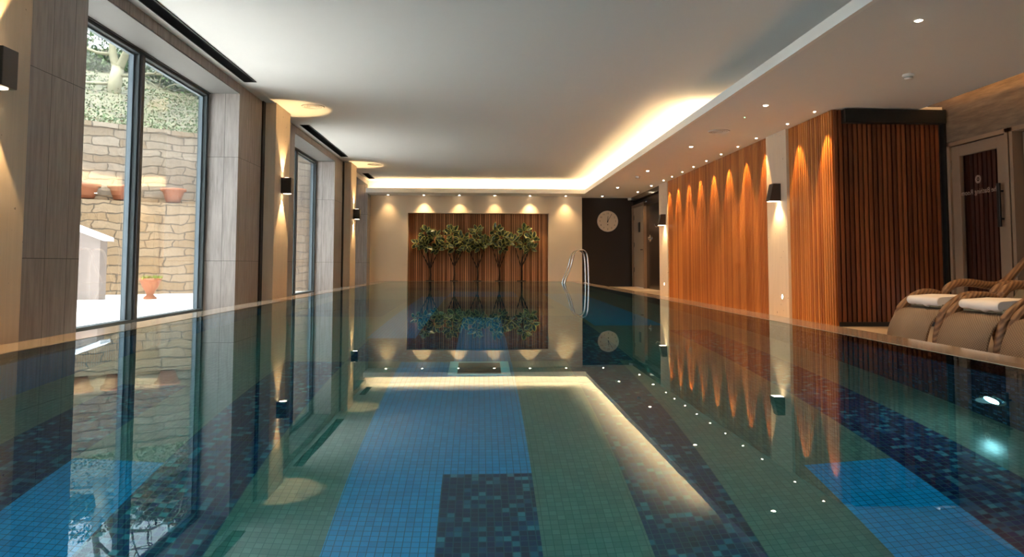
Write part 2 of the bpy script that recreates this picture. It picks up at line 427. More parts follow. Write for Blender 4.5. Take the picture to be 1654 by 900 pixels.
# windows
for k, (a, b) in enumerate(bays):
    wr = bpy.data.objects.new('window_%d' % (k + 1), None); C.objects.link(wr); struct(wr)
    mid = 6.79 if k == 1 else (12.5 if k == 2 else (a + b) / 2)
    f = MB(); d0, d1 = XG - 0.05, XG + 0.05
    f.box(d0, d1, a, b, ZH - 0.05, ZH); f.box(d0, d1, a, b, ZD + 0.02, ZD + 0.07)
    f.box(d0, d1, a, a + 0.05, ZD + 0.07, ZH - 0.05); f.box(d0, d1, b - 0.05, b, ZD + 0.07, ZH - 0.05)
    f.box(d0, d1, mid - 0.05, mid + 0.05, ZD + 0.07, ZH - 0.05)
    f.mi = 1
    f.box(d1, d1 + 0.02, mid - 0.028, mid + 0.028, ZD + 0.07, ZH - 0.05)
    f.box(d1, d1 + 0.02, a, b, ZH - 0.02, ZH)
    f.build('window_frame', [FRAME, FRAMED], wr, bevel=0.004)
    for p, q in ((a + 0.05, mid - 0.05), (mid + 0.05, b - 0.05)):
        sf = MB()   # slim light bead round each pane
        sf.box(XG - 0.03, XG + 0.005, p, p + 0.018, ZD + 0.07, ZH - 0.05); sf.box(XG - 0.03, XG + 0.005, q - 0.018, q, ZD + 0.07, ZH - 0.05)
        sf.box(XG - 0.03, XG + 0.005, p, q, ZH - 0.068, ZH - 0.05)
        sf.build('window_bead', plain('grey_bead', (0.12, 0.155, 0.18), 0.5), wr)
        MB().box(XG - 0.010, XG - 0.004, p, q, ZD + 0.07, ZH - 0.05).build('window_pane', GLASS, wr)
        MB().box(XG - 0.030, XG - 0.024, p, q, ZD + 0.07, ZH - 0.05).build('window_pane', GLASS, wr)

# back wall -----------------------------------------------------------
NX0, NX1, NZ = -1.847, 1.775, 1.745
bw = MB()
bw.box(-3.4, NX0, YB, 19.3, ZD - 0.1, ZC); bw.box(NX1, 2.64, YB, 19.3, ZD - 0.1, ZC)
bw.box(NX0, NX1, YB, 19.3, NZ, ZC); bw.box(NX0, NX1, YB + 0.26, 19.3, ZD - 0.1, NZ); bw.box(NX0, NX1, YB - 0.02, YB + 0.26, ZD - 0.1, -0.02)
struct(bw.build('wall_back', CREAM))
struct(MB().box(2.64, 4.35, 19.0, 19.3, ZD - 0.1, ZS).build('wall_back_dark', DARKW))

# right side ----------------------------------------------------------
XR = 3.97
wr = MB()
wr.box(XR + 0.02, 4.25, 9.11, 15.95, ZN - 0.1, ZS)       # carries the pillars and the slat panel
struct(wr.build('wall_right', PLASTER))
struct(MB().box(XR - 0.03, XR + 0.02, 9.11, 9.76, ZN, ZS).build('trim_7', CONC, bevel=0.004))
struct(MB().box(XR - 0.03, XR + 0.02, 15.05, 15.75, ZN, ZS).build('trim_8', CONC, bevel=0.004))
dw = MB()   # dark panelled wall with a recess, between the far pillar and the far door
dw.box(4.06, 4.3, 15.75, 17.48, ZD - 0.1, ZS); dw.box(4.06, 4.3, 18.9, 19.0, ZD - 0.1, ZS); dw.box(4.06, 4.3, 17.48, 18.9, 1.98, ZS)
dw.box(4.00, 4.06, 15.75, 17.48, 1.86, 1.93); dw.box(3.98, 4.06, 15.75, 18.9, 2.08, ZS)
struct(dw.build('wall_right_dark', DARKG))
# door wall behind the loungers
XD = 5.25
wd2 = MB()
wd2.box(XD, 5.5, YN, 8.2, 1.80, ZC); wd2.box(XD, 5.5, 7.87, 8.2, ZN - 0.1, 1.80)
wd2.box(XD + 0.25, 5.7, YN, 8.2, ZD - 0.1, 1.80)
wd2.box(XD, XD + 0.25, YN, 4.6, ZD - 0.1, 1.80)
struct(wd2.build('wall_right_door', CLADR))
struct(MB().box(-3.55, 5.7, YN - 0.2, YN, ZD - 0.1, ZC + 0.1).build('wall_front', CREAM))

# light strips of the coves (real strips lying on the soffit board behind the lip)
st = MB(); st.box(2.80, 2.83, 9.0, 18.0, ZS + 0.045, ZS + 0.06); st.box(-2.70, 2.83, 18.05, 18.08, ZS + 0.045, ZS + 0.06)
tag(st.build('light_strip', COVE), 'warm glowing light strip behind the white lip of the ceiling cove', 'light strip')
tag(MB().box(4.82, 4.84, YN, 7.80, ZS + 0.045, ZS + 0.065).build('light_strip', TROUGH), 'dim amber light strip along the soffit edge above the glazed door', 'light strip')

# ================================================================== slatted panels
random.seed(4)
def slat_bm(axis, u0, u1, f0, f1, z0, z1, pitch=0.0555, w=0.037):
    """vertical slats; axis is the direction they repeat along, f0..f1 their depth"""
    b = MB(); n = max(1, int(round((u1 - u0) / pitch))); p = (u1 - u0) / n
    for k in range(n):
        a = u0 + p * k + (p - w) / 2; b.t = random.random() ** 1.2
        if axis == 'y': b.box(f0, f1, a, a + w, z0, z1)
        else: b.box(a, a + w, f0, f1, z0, z1)
    return b
t = thing('slatted_wall_panel', 'long orange cedar slat panel on the right wall, washed by a row of small spotlights', 'wall panel', (XR, 12.4, ZN))
o = MB().box(0.012, 0.02, -2.62, 2.63, 0.0, ZS - ZN).build('backing', BACKING, t)
b = slat_bm('y', 9.79, 15.03, XR - 0.02, XR + 0.012, ZN, ZS - 0.004); o = b.build('slats', SLAT, t); o.location = (-XR, -12.4, -ZN)
t = thing('slatted_wall_panel', 'brown slat panel set in the recess of the cream end wall behind the plants', 'wall panel', (0, YB + 0.24, -0.02))
MB().box(NX0, NX1, 0.012, 0.02, 0, NZ + 0.02).build('backing', BACKING, t)
b = slat_bm('x', NX0 + 0.005, NX1 - 0.005, -0.02, 0.012, 0, NZ + 0.018, 0.047, 0.030); b.build('slats', SLATB, t)
# slatted cabin
t = thing('slatted_cabin', 'red brown slatted cabin standing out from the right wall beside the loungers', 'cabin', (XR, 7.93, ZN))
hh = ZS - ZN
MB().box(0.03, 1.25, 0.03, 1.18, 0.0, hh - 0.002).build('core', BACKING, t)
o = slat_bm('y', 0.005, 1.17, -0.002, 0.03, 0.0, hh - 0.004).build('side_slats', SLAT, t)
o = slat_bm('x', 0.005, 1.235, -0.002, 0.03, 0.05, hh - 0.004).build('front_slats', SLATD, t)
MB().box(0.03, 1.25, 0.0, 0.03, 0.0, 0.05).build('plinth', BLACK, t)
MB().box(0.10, 1.262, -0.10, -0.004, hh - 0.165, hh - 0.012).build('blind_box', BLACK, t, bevel=0.004)
struct(MB().box(5.225, 5.26, 7.87, 7.95, ZN, ZS).build('trim_9', BLACK))

# ================================================================== door 1: glazed door with lettering
def glazed_door(k, y0, y1, lettered):
    dr = bpy.data.objects.new('door_%d' % k, None); C.objects.link(dr); struct(dr)
    f = MB(); fo = 0.045
    x0, x1 = XD - 0.012, XD + 0.14
    f.box(x0, x1, y0, y0 + fo, ZD, 1.80); f.box(x0, x1, y1 - fo, y1, ZD, 1.80); f.box(x0, x1, y0, y1, 1.755, 1.80)
    f.build('door_frame', DOORW, dr, bevel=0.003)
    a, b = y0 + fo + 0.006, y1 - fo - 0.006; l0, l1 = XD + 0.01, XD + 0.055
    if not lettered: l0, l1 = XD + 0.09, XD + 0.13
    L = MB(); s = 0.13
    L.box(l0, l1, a, a + s, ZD + 0.01, 1.748); L.box(l0, l1, b - s, b, ZD + 0.01, 1.748)
    L.box(l0, l1, a + s, b - s, 1.63, 1.748); L.box(l0, l1, a + s, b - s, ZD + 0.01, ZD + 0.2)
    leaf = L.build('door_leaf', DOORW, dr, bevel=0.004)
    MB().box(l0 + 0.018, l0 + 0.026, a + s, b - s, ZD + 0.2, 1.63).build('glass', GLASS, leaf)
    bk = slat_bm('y', a, b, l0 + 0.10, l0 + 0.12, ZD + 0.01, 1.75, 0.07, 0.05); bk.build('slats_behind_glass', SLATV, dr)
    MB().box(l0 + 0.12, l0 + 0.125, a, b, ZD, 1.76).build('backing_behind_glass', BACKING, dr)
    if lettered:
        H = MB(); hy = a + s * 0.5
        H.box(l0 - 0.055, l0 - 0.035, hy - 0.02, hy + 0.02, 0.82, 1.26)
        H.lathe([(0, -0.036), (0.011, -0.036), (0.011, 0.0), (0, 0.0)], (l0, hy, 0.90), 10, 'x'); H.lathe([(0, -0.036), (0.011, -0.036), (0.011, 0.0), (0, 0.0)], (l0, hy, 1.18), 10, 'x')
        H.build('handle', BLACK, leaf, bevel=0.003)
        for z in (0.55, 1.55):
            MB().box(l0 - 0.008, l0 + 0.002, b - 0.006, b + 0.02, z - 0.05, z + 0.05).build('hinge', CHROME, leaf)
        EM = plain('etched_marking', (0.36, 0.26, 0.20), 0.6)
        # seen from its back, so the lettering reads mirrored from the pool
        me = text_mesh('The Bathing Room', 0.078); me.materials.append(EM)
        o = bpy.data.objects.new('lettering', me); C.objects.link(o); o.parent = leaf
        R3 = Matrix(((0, 0, -1), (-1, 0, 0), (0, 1, 0)))
        # local x (reading direction) runs towards the camera side, i.e. mirrored when seen from the pool
        MM = R3.to_4x4(); MM = Matrix(((0, 0, 1, l0 + 0.012), (-1, 0, 0, (a + b) / 2), (0, 1, 0, 1.215), (0, 0, 0, 1)))
        MM[1][0] = 1.0 * MIRROR; o.matrix_local = MM
        cc = ((a + b) / 2 + 0.02, 1.345)
        E2 = MB()
        for r0, r1 in ((0.036, 0.044), (0.022, 0.030), (0.0, 0.008)):
            n = 28
            ring = [[(l0 + 0.012, cc[0] + r * math.cos(2 * PI * i / n), cc[1] + r * math.sin(2 * PI * i / n)) for i in range(n)] for r in (r1, r0)]
            va = [E2.bm.verts.new(p) for p in ring[0]]
            if r0 > 0:
                vb = [E2.bm.verts.new(p) for p in ring[1]]
                for i in range(n): E2._f([va[i], va[(i + 1) % n], vb[(i + 1) % n], vb[i]])
            else: E2._f(va)
        for i in range(16):
            an = 2 * PI * i / 16; c1, s1 = math.cos(an), math.sin(an); px, pz = -s1 * 0.0025, c1 * 0.0025
            E2._f([E2.bm.verts.new((l0 + 0.011, cc[0] + c1 * r + sg * px, cc[1] + s1 * r + sg * pz)) for r, sg in ((0.028, -1), (0.038, -1), (0.038, 1), (0.028, 1))])
        E2.build('emblem', EM, leaf)
MIRROR = 1.0
glazed_door(1, 6.92, 7.86, True)
glazed_door(2, 5.93, 6.90, False)
struct(MB().box(XD, XD + 0.25, 4.6, 5.93, ZN - 0.1, 1.80).build('wall_right_door', CLADR))

# far door, seen at a shallow angle
dr = bpy.data.objects.new('door_3', None); C.objects.link(dr); struct(dr)
f = MB(); f.box(3.99, 4.08, 17.48, 17.56, ZD, 1.97); f.box(3.99, 4.08, 18.80, 18.88, ZD, 1.97); f.box(3.99, 4.08, 17.48, 18.88, 1.90, 1.97)
f.build('door_frame', DOORW, dr)
leaf = MB().box(4.03, 4.07, 17.56, 18.80, ZD + 0.01, 1.90).build('door_leaf', plain('dull_door_paint', (0.34, 0.25, 0.17), 0.5), dr)
MB().box(4.022, 4.03, 18.05, 18.25, 1.25, 1.50).build('vision_panel', BLACK, leaf)
h = MB(); h.box(3.97, 4.03, 17.63, 17.65, 0.79, 0.81); h.box(3.97, 3.985, 17.63, 17.80, 0.79, 0.81); h.build('door_handle', CHROME, leaf)
for z in (0.3, 0.95, 1.65): MB().box(4.02, 4.03, 18.74, 18.80, z - 0.06, z + 0.06).build('door_hinge', BRONZE, leaf)

# ================================================================== ceiling fittings
def downlight(x, y, power, angle, label, group, r=0.035, direction=(0, 0, -1), glow=GLOW, color=WARM, z=ZS, blend=0.6):
    t = thing('downlight', label, 'downlight', (x, y, z), 0, group)
    MB().lathe([(r * 0.72, 0.0), (r * 0.72, -0.004), (r, -0.004), (r * 1.02, 0.0)], seg=20).build('bezel', WHITEP, t)
    MB().lathe([(0, -0.011), (r * 0.40, -0.0095), (r * 0.70, -0.004), (r * 0.70, -0.0002), (0, -0.0002)], seg=16).build('lens', glow, t)
    spot(t, (0, 0, -0.024), power, angle, color, blend, 0.012, direction)
    return t
mains = [(4.97, 'largest ceiling downlight, above the two loungers'), (7.76, 'ceiling downlight in front of the slatted cabin, next to the green indicator'),
         (10.58, 'soffit downlight just beyond the round ceiling grille'), (13.38, 'soffit downlight nearer than the small far smoke detector'),
         (16.35, 'soffit downlight beyond the small far smoke detector'), (18.45, 'ceiling downlight directly above the wall clock')]
for y, lb in mains:
    if y < 18: downlight(3.14, y, W_MAIN, 110, lb, 'downlights along the right soffit', 0.036)
    else: downlight(3.145, y, W_BACK * 0.15, 60, lb, 'downlights along the right soffit', 0.034)
for y, lb in ((15.92, 'ceiling downlight over the dark panelled wall, nearer of two'), (17.30, 'ceiling downlight over the far timber door')):
    downlight(3.815, y, W_BACK * 0.5, 75, lb, 'downlights over the dark panelled wall', 0.034)
slat_y = [8.05, 8.78, 9.78, 10.50, 11.25, 12.0, 12.74, 13.46, 14.2]
names = ['tiny spotlight on the cabin side, nearest its corner', 'tiny spotlight on the cabin side, beside the pale pillar',
         'tiny spotlight at the pillar end of the long slat panel', 'second tiny spotlight along the long slat panel from the pillar',
         'third tiny spotlight along the long slat panel from the pillar', 'fourth tiny spotlight along the long slat panel from the pillar',
         'fifth tiny spotlight along the long slat panel from the pillar', 'sixth tiny spotlight along the long slat panel from the pillar',
         'seventh tiny spotlight, at the far end of the long slat panel']
for y, lb in zip(slat_y, names):
    downlight(3.825, y + (0.02 if y > 9 else 0), W_SLAT, 44, lb, 'tiny spotlights grazing the cedar slats', 0.020, (0.15, 0, -1), color=(1.0, 0.56, 0.2), blend=0.4)
downlight(3.825, 14.88, W_SLAT, 44, 'tiny spotlight beyond the slat panel, by the far pale pillar', 'tiny spotlights grazing the cedar slats', 0.020, (0.15, 0, -1), color=(1.0, 0.56, 0.2), blend=0.4)
ords = ['leftmost', 'second from left', 'third from left', 'fourth from left', 'fifth from left', 'sixth from left']
for x, pw, o_ in zip((-2.337, -1.43, -0.526, 0.38, 1.28, 2.20), (0.45, 1.3, 0.8, 0.6, 1.3, 0.8), ords):
    downlight(x, 18.45, W_BACK * pw, 86, '%s of the six small downlights above the cream end wall' % o_, 'downlights above the end wall', 0.034, blend=1.0, direction=(0, 0.06, -1), color=(1.0, 0.68, 0.33))

def ceiling_disc(x, y, z, r, label, slots):
    t = thing('ceiling_speaker' if not slots else 'ceiling_grille', label, 'ceiling speaker' if not slots else 'ceiling grille', (x, y, z))
    MB().lathe([(0, -0.001), (r, -0.001), (r, -0.010), (r * 0.94, -0.013), (r * 0.92, -0.008), (0, -0.008)], seg=40).build('rim', WHITEP, t)
    g = MB()
    for q in (0.30, 0.50, 0.70): g.lathe([(r * q, -0.0075), (r * q, -0.011), (r * (q + 0.06), -0.011), (r * (q + 0.06), -0.0075)], seg=32)
    g.build('grille', plain('pale_grille', (0.60, 0.58, 0.55), 0.6), t)
ceiling_disc(-2.22, 9.61, ZC, 0.15, 'round white speaker flush in the high ceiling beside the nearer wall sconce glow', False)
ceiling_disc(-2.22, 15.25, ZC, 0.15, 'round white speaker in the high ceiling near the far left sconce', False)
ceiling_disc(3.14, 9.32, ZS, 0.14, 'round flat grille in the lowered soffit between two downlights', True)
def smoke(x, y, label):
    t = thing('smoke_detector', label, 'smoke detector', (x, y, ZS), 0, 'smoke detectors')
    MB().lathe([(0, 0), (0.05, 0), (0.05, -0.018), (0.045, -0.022), (0, -0.022)], seg=28).build('base', WHITEP, t)
    MB().lathe([(0, -0.020), (0.036, -0.022), (0.040, -0.030), (0.036, -0.042), (0.02, -0.048), (0, -0.048)], seg=28).build('sensor_head', WHITEP, t)
    MB().lathe([(0.0385, -0.030), (0.041, -0.031), (0.0405, -0.034), (0.038, -0.035)], seg=28).build('vent_ring', BLACK, t)
smoke(3.94, 6.42, 'white domed smoke detector on the soffit, in front of the slatted cabin')
smoke(3.14, 14.25, 'small far smoke detector on the soffit between two downlights')
tag(MB().lathe([(0, 0), (0.008, 0), (0.008, -0.004), (0, -0.006)], (3.15, 8.42, ZS), 12).build('indicator_light', emit('green_led', (0.2, 1, 0.4), 1.5)), 'tiny green indicator light on the soffit beside a downlight', 'indicator light')
def slot(y0, y1, label):
    t = thing('slot_diffuser', label, 'ceiling vent', (-2.64, (y0 + y1) / 2, ZC), 0, 'slot diffusers beside the windows')
    L = (y1 - y0) / 2
    MB().box(-0.065, 0.065, -L, L, -0.004, -0.001).build('slot_backing', MATT, t)
    f = MB(); f.box(-0.07, -0.062, -L, L, -0.008, 0); f.box(0.055, 0.07, -L, L, -0.008, 0); f.box(0.048, 0.056, -L, L, -0.006, -0.003)
    f.box(-0.07, 0.07, L - 0.006, L, -0.008, 0); f.build('frame', plain('slot_metal', (0.03, 0.03, 0.03), 0.8, 0.0), t)
slot(4.4, 8.33, 'long black slot vent in the ceiling above the nearest window')
slot(10.9, 14.12, 'black slot vent in the ceiling above the middle window')
slot(16.7, 17.75, 'short black slot vent in the ceiling above the farthest window')

# camera dome in the dark corner
t = thing('security_camera', 'small white dome camera in the top corner of the dark end wall', 'camera', (3.98, 18.93, ZS))
MB().lathe([(0, 0), (0.075, 0), (0.075, -0.05), (0.062, -0.062), (0, -0.062)], seg=24).build('housing', WHITEP, t)
MB().lathe([(0.045, -0.060), (0.04, -0.085), (0.02, -0.10), (0, -0.102)], seg=20).build('dome', BLACK, t)

# ================================================================== wall sconces
def sconce(y, label):
    t = thing('wall_sconce', label, 'wall light', (XP, y, 1.475), 0, 'up and down wall lights on the left pillars')
    b = MB(); w, d, h = 0.065, 0.135, 0.105
    b.box(0.0, d, -w, w, -h, h); b.build('body', BRONZE, t, bevel=0.004)
    for s, nm in ((1, 'upper_lens'), (-1, 'lower_lens')):
        MB().lathe([(0, s * (h + 0.001)), (0.050, s * (h + 0.001)), (0.050, s * (h + 0.003)), (0, s * (h + 0.004))], (0.070, 0, 0), 24).build(nm, GLOWW, t)
        spot(t, (0.055, 0, s * (h + 0.012)), W_SCONCE, 66, (1.0, 0.66, 0.30), 0.25, 0.012, (0, 0, s))
sconce(3.93, 'large dark box sconce on the nearest left pillar, cut by the frame')
sconce(9.77, 'dark box sconce on the left pillar between the two larger windows')
sconce(15.28, 'small dark box sconce on the farthest left pillar')
def wedge(y, label):
    t = thing('wall_sconce', label, 'wall light', (XR - 0.03, y, 1.385), 0, 'wedge wall lights on the right pillars')
    w = 0.07; h = 0.115
    b = MB(); b.hexa([(-0.15, -w, -h), (0, -w, -h), (0, w, -h), (-0.15, w, -h), (-0.10, -w, h), (0, -w, h), (0, w, h), (-0.10, w, h)])
    b.build('body', BRONZE, t, bevel=0.004)
    MB().box(-0.135, -0.012, -w + 0.012, w - 0.012, -h - 0.004, -h - 0.0005).build('lens', GLOWW, t)
    spot(t, (-0.05, 0, -h - 0.015), W_SCONCE_R, 100, (1.0, 0.72, 0.36), 0.7, 0.02, (0.2, 0, -1))
wedge(9.36, 'dark wedge sconce on the pale pillar between slat panel and cabin')
wedge(15.25, 'dark wedge sconce on the far pale pillar beside the dark panels')
# low marker lights
def marker(y, label, x=XR - 0.03):
    t = thing('marker_light', label, 'marker light', (x, y, 0.02), 0, 'low marker lights on the right pillars')
    MB().lathe([(0.030, 0), (0.030, -0.008), (0.040, -0.008), (0.042, 0)], seg=24, axis='x').build('bezel', CHROME, t)
    MB().lathe([(0, -0.004), (0.028, -0.004), (0.028, -0.001), (0, -0.001)], seg=20, axis='x').build('lens', GLOWW, t)
marker(9.30, 'small round marker light low on the pale pillar beside the cabin')
marker(15.35, 'small round marker light low on the far pale pillar')

# fittings on the dark panelled wall
t = thing('robe_hook', 'small steel hook on the dark polished wall near the far pillar', 'hook', (4.06, 16.25, 1.31))
MB().lathe([(0, 0), (0.035, 0), (0.035, -0.012), (0, -0.014)], seg=16, axis='x').build('plate', CHROME, t)
MB().tube(catmull([(-0.012, 0, 0.0), (-0.05, 0, -0.02), (-0.085, 0, 0.0), (-0.10, 0, 0.04)]), 0.010).build('hook_arm', CHROME, t)
t = thing('shower_control', 'small round steel control on the dark polished wall by the far door', 'shower control', (4.06, 17.12, 1.06))
MB().lathe([(0, 0), (0.085, 0), (0.085, -0.012), (0.04, -0.018), (0.035, -0.05), (0, -0.055)], seg=24, axis='x').build('dial', CHROME, t)

# ================================================================== clock
t = thing('wall_clock', 'round white wall clock on the dark brown end wall', 'clock', (3.37, 18.985, 1.573))
R0 = 0.275
MB().lathe([(0, 0.01), (R0, 0.01), (R0 + 0.004, -0.02), (R0 - 0.006, -0.036), (R0 - 0.012, -0.028)], seg=64, axis='y').build('case', plain('clock_case', (0.62, 0.54, 0.45), 0.4), t)
face = MB().lathe([(0, -0.027), (R0 - 0.011, -0.027), (R0 - 0.011, -0.022), (0, -0.022)], seg=64, axis='y', smooth=False).build('dial', plain('clock_dial', (0.74, 0.60, 0.44), 0.6), t)
INK = plain('clock_ink', (0.10, 0.055, 0.03), 0.6)
for n in range(1, 13):
    me = text_mesh(str(n), 0.062); a = PI / 2 - n * PI / 6; r = 0.208
    me.transform(Matrix(((1, 0, 0, r * math.cos(a)), (0, 0, -1, -0.0285), (0, 1, 0, r * math.sin(a)), (0, 0, 0, 1))))
    me.name = 'numeral'; me.materials.append(INK); o = bpy.data.objects.new('numeral', me); C.objects.link(o); o.parent = face
MB().lathe([(0, -0.030), (0.014, -0.030), (0.014, -0.027), (0, -0.027)], (0, 0, -0.09), 16, 'y').build('maker_mark', INK, face)
def hand(name, ang, L, w):
    a = math.radians(ang); d = Vector((math.sin(a), 0, math.cos(a))); n = Vector((d.z, 0, -d.x)) * w
    b = MB(); y0, y1 = -0.036, -0.031
    q = [(-d * 0.035 - n), (-d * 0.035 + n), (d * L + n * 0.6), (d * L - n * 0.6)]
    b.hexa([(p.x, y0, p.z) for p in q] + [(p.x, y1, p.z) for p in q]); b.build(name, BLACK, t)
hand('minute_hand', 29, 0.215, 0.006); hand('hour_hand', 3, 0.135, 0.008)
MB().lathe([(0, -0.042), (0.016, -0.040), (0.016, -0.030), (0, -0.030)], seg=16, axis='y').build('hub', BLACK, t)

# ================================================================== pool ladder (two grab rails)
t = thing('pool_ladder', 'polished steel pool ladder with two tall arched rails at the far right corner', 'pool ladder', (2.2, 16.45, 0))
prof = [(-0.30, -1.05), (-0.285, -0.4), (-0.27, 0.0), (-0.14, 0.34), (-0.07, 0.60), (-0.02, 0.70), (0.06, 0.755), (0.15, 0.76), (0.225, 0.70), (0.26, 0.56), (0.275, 0.3), (0.28, 0.0), (0.28, -0.02)]
for dy, dx in ((-0.0, 0.0), (0.55, 0.01)):
    MB().tube(catmull([(x * 1.0 + dx, dy, z) for x, z in prof], 6), 0.020, 12).build('rail', CHROME, t)
for z in (-0.30, -0.55, -0.80):
    MB().box(-0.33, -0.25, 0.0, 0.55, z - 0.012, z + 0.012).build('tread', CHROME, t, bevel=0.004)
for dy in (0.0, 0.55):
    MB().lathe([(0.02, 0.012), (0.045, 0.010), (0.048, -0.008), (0.02, -0.008)], (0.28 + (0.01 if dy else 0), dy, 0), 18).build('foot_collar', CHROME, t)

# ================================================================== underwater fittings
t = thing('pool_drain', 'rectangular floor drain with pale frame under the water before the end cove reflection', 'pool drain', (0.0, 4.5, DEP))
f = MB(); f.box(-0.185, -0.13, -0.20, 0.20, 0.0, 0.02); f.box(0.13, 0.185, -0.20, 0.20, 0, 0.02); f.box(-0.13, 0.13, 0.17, 0.20, 0, 0.02); f.box(-0.13, 0.13, -0.20, -0.17, 0, 0.02)
f.build('frame', plain('drain_frame', (0.45, 0.72, 0.68), 0.4), t, bevel=0.003)
g = MB()
for k in range(12): y = -0.16 + k * 0.0275; g.box(-0.13, 0.13, y, y + 0.014, 0.002, 0.012)
g.build('grate', plain('drain_grate', (0.07, 0.05, 0.035), 0.5), t)
def poollamp(x, y, z, label):
    t = thing('underwater_light', label, 'pool light', (x, y, z), 0, 'underwater lights in the pool walls')
    s = -1 if x > 0 else 1
    MB().lathe([(0.055, 0), (0.055, 0.02 * s), (0.075, 0.02 * s), (0.078, 0)], seg=28, axis='x').build('bezel', CHROME, t)
    MB().lathe([(0, 0.016 * s), (0.04, 0.014 * s), (0.054, 0.004 * s), (0, 0.002 * s)], seg=24, axis='x').build('lens', WHITEGLOW, t)
    if W_POOL: spot(t, (0.04 * s, 0, 0), W_POOL, 150, (0.80, 0.95, 1.0), 1.0, 0.04, (s, 0, -0.1))
poollamp(RI - 0.001, 3.15, -0.96, 'bright white underwater light low in the right pool wall')
for x in (-1.1, 1.1):  # out-of-view fill lamps, added to brighten the pool floor
    t = thing('underwater_light', 'unseen fill light added under water at the near end of the pool, %s of the pair' % ('window side' if x < 0 else 'lounger side'), 'pool light', (x, -2.049, -0.6), 0, 'unseen fill lights added at the near pool end')
    MB().lathe([(0.075, 0), (0.075, 0.02), (0.10, 0.02), (0.105, 0)], seg=28, axis='y').build('bezel', CHROME, t)
    MB().lathe([(0, 0.016), (0.05, 0.014), (0.074, 0.004), (0, 0.002)], seg=24, axis='y').build('lens', WHITEGLOW, t)
    spot(t, (0, 0.05, 0), W_FILL, 160, (0.45, 0.92, 1.0), 1.0, 0.05, (0, 1, -0.12))

# ================================================================== plants (variegated rubber trees)
LEAFG = [plain('leaf_green', (0.009, 0.024, 0.008), 0.35, var=0.35, scale=14, spec=0.5), plain('leaf_cream_edge', (0.42, 0.43, 0.13), 0.4, var=0.2, scale=10)]
BARK = plain('thin_bark', (0.04, 0.02, 0.012), 0.8, var=0.2, scale=30)
SOIL = plain('dark_soil', (0.03, 0.02, 0.015), 0.95, var=0.3, scale=60)
def leaf(b, base, d, nrm, L, W):
    d = d.normalized(); s = d.cross(nrm).normalized(); n = s.cross(d)
    def P(u, v, lift): return base + d * (L * u) + s * (W * v) + n * (L * lift)
    outer, inner = [], []
    prof = [(0.0, 0.03), (0.18, 0.38), (0.42, 0.50), (0.68, 0.44), (0.88, 0.25), (1.0, 0.02)]
    for u, v in prof:
        dr = -0.30 * u * u
        outer.append((P(u, -v, dr + v * 0.14), P(u, v, dr + v * 0.14))); k = 0.80
        inner.append((P(0.06 + u * 0.86, -v * k, dr + v * 0.05), P(0.06 + u * 0.86, v * k, dr + v * 0.05)))
    o = [[b.bm.verts.new(q) for q in pr] for pr in outer]; i_ = [[b.bm.verts.new(q) for q in pr] for pr in inner]
    for k in range(len(prof) - 1):
        b.mi = 0; b._f([i_[k][0], i_[k][1], i_[k + 1][1], i_[k + 1][0]], True)
        b.mi = 1
        b._f([o[k][0], i_[k][0], i_[k + 1][0], o[k + 1][0]], True); b._f([i_[k][1], o[k][1], o[k + 1][1], i_[k + 1][1]], True)
    b._f([o[0][0], o[0][1], i_[0][1], i_[0][0]], True); b._f([i_[-1][0], i_[-1][1], o[-1][1], o[-1][0]], True)
def plant(x, label, seed, clusters):
    rnd = random.Random(seed)
    t = thing('variegated_rubber_plant', label, 'plant', (x, YB + 0.06, -0.02), 0, 'variegated plants in front of the slatted recess')
    MB().lathe([(0, 0), (0.11, 0), (0.12, 0.02), (0.10, 0.035), (0, 0.04)], seg=16).build('soil_base', SOIL, t)
    tr = MB(); fork = 0.36 + rnd.uniform(-0.03, 0.05)
    tr.tube([(0, 0, 0.03), (0.008, 0.005, 0.18), (0, 0, fork)], [0.025, 0.022, 0.020], 8)
    for cx, cyy, cz, r in clusters:
        mid = Vector((cx * 0.55, cyy * 0.4, fork + (cz - fork) * 0.5))
        tr.tube(catmull([(0, 0, fork - 0.01), mid, (cx, cyy, cz)], 5), [0.016 - 0.0009 * k for k in range(11)], 6)
    tr.build('stem', BARK, t)
    b = MB()
    for cx, cyy, cz, r in clusters:
        for k in range(int(20 * r / 0.16)):
            th = rnd.uniform(0, 2 * PI); ph = math.acos(rnd.uniform(-0.75, 1))
            d = Vector((math.sin(ph) * math.cos(th), math.sin(ph) * math.sin(th) * 0.55, math.cos(ph)))
            st_ = Vector((cx, cyy, cz)) + d * r * rnd.uniform(0.15, 0.75)
            nrm = (Vector((rnd.uniform(-0.5, 0.5), -0.9, rnd.uniform(0.1, 0.9)))).normalized()
            if abs(d.normalized().dot(nrm)) > 0.9: nrm = Vector((0.3, -0.2, 1)).normalized()
            leaf(b, st_, d + Vector((0, 0, 0.25)), nrm, rnd.uniform(0.13, 0.19), rnd.uniform(0.085, 0.115))
    b.build('foliage', LEAFG, t)
plant(-1.27, 'leftmost variegated plant of five, widest crown with yellow lit leaves', 1, [(-0.13, -0.02, 1.24, 0.16), (0.10, 0.0, 1.12, 0.17), (-0.30, 0, 0.96, 0.15), (-0.10, -0.05, 0.92, 0.15), (0.22, 0.02, 0.86, 0.13)])
plant(-0.66, 'second variegated plant from the left, with drooping lower leaves', 2, [(-0.06, 0, 1.24, 0.17), (0.20, -0.02, 1.08, 0.16), (-0.22, 0.0, 0.98, 0.15), (0.03, -0.05, 0.86, 0.17), (0.28, 0, 0.92, 0.13)])
plant(-0.06, 'middle variegated plant of five, with a single dark upright top', 3, [(-0.02, 0, 1.26, 0.13), (-0.02, 0, 1.06, 0.13), (-0.26, -0.02, 0.96, 0.14), (0.22, -0.03, 1.0, 0.15), (0.08, -0.05, 0.90, 0.14)])
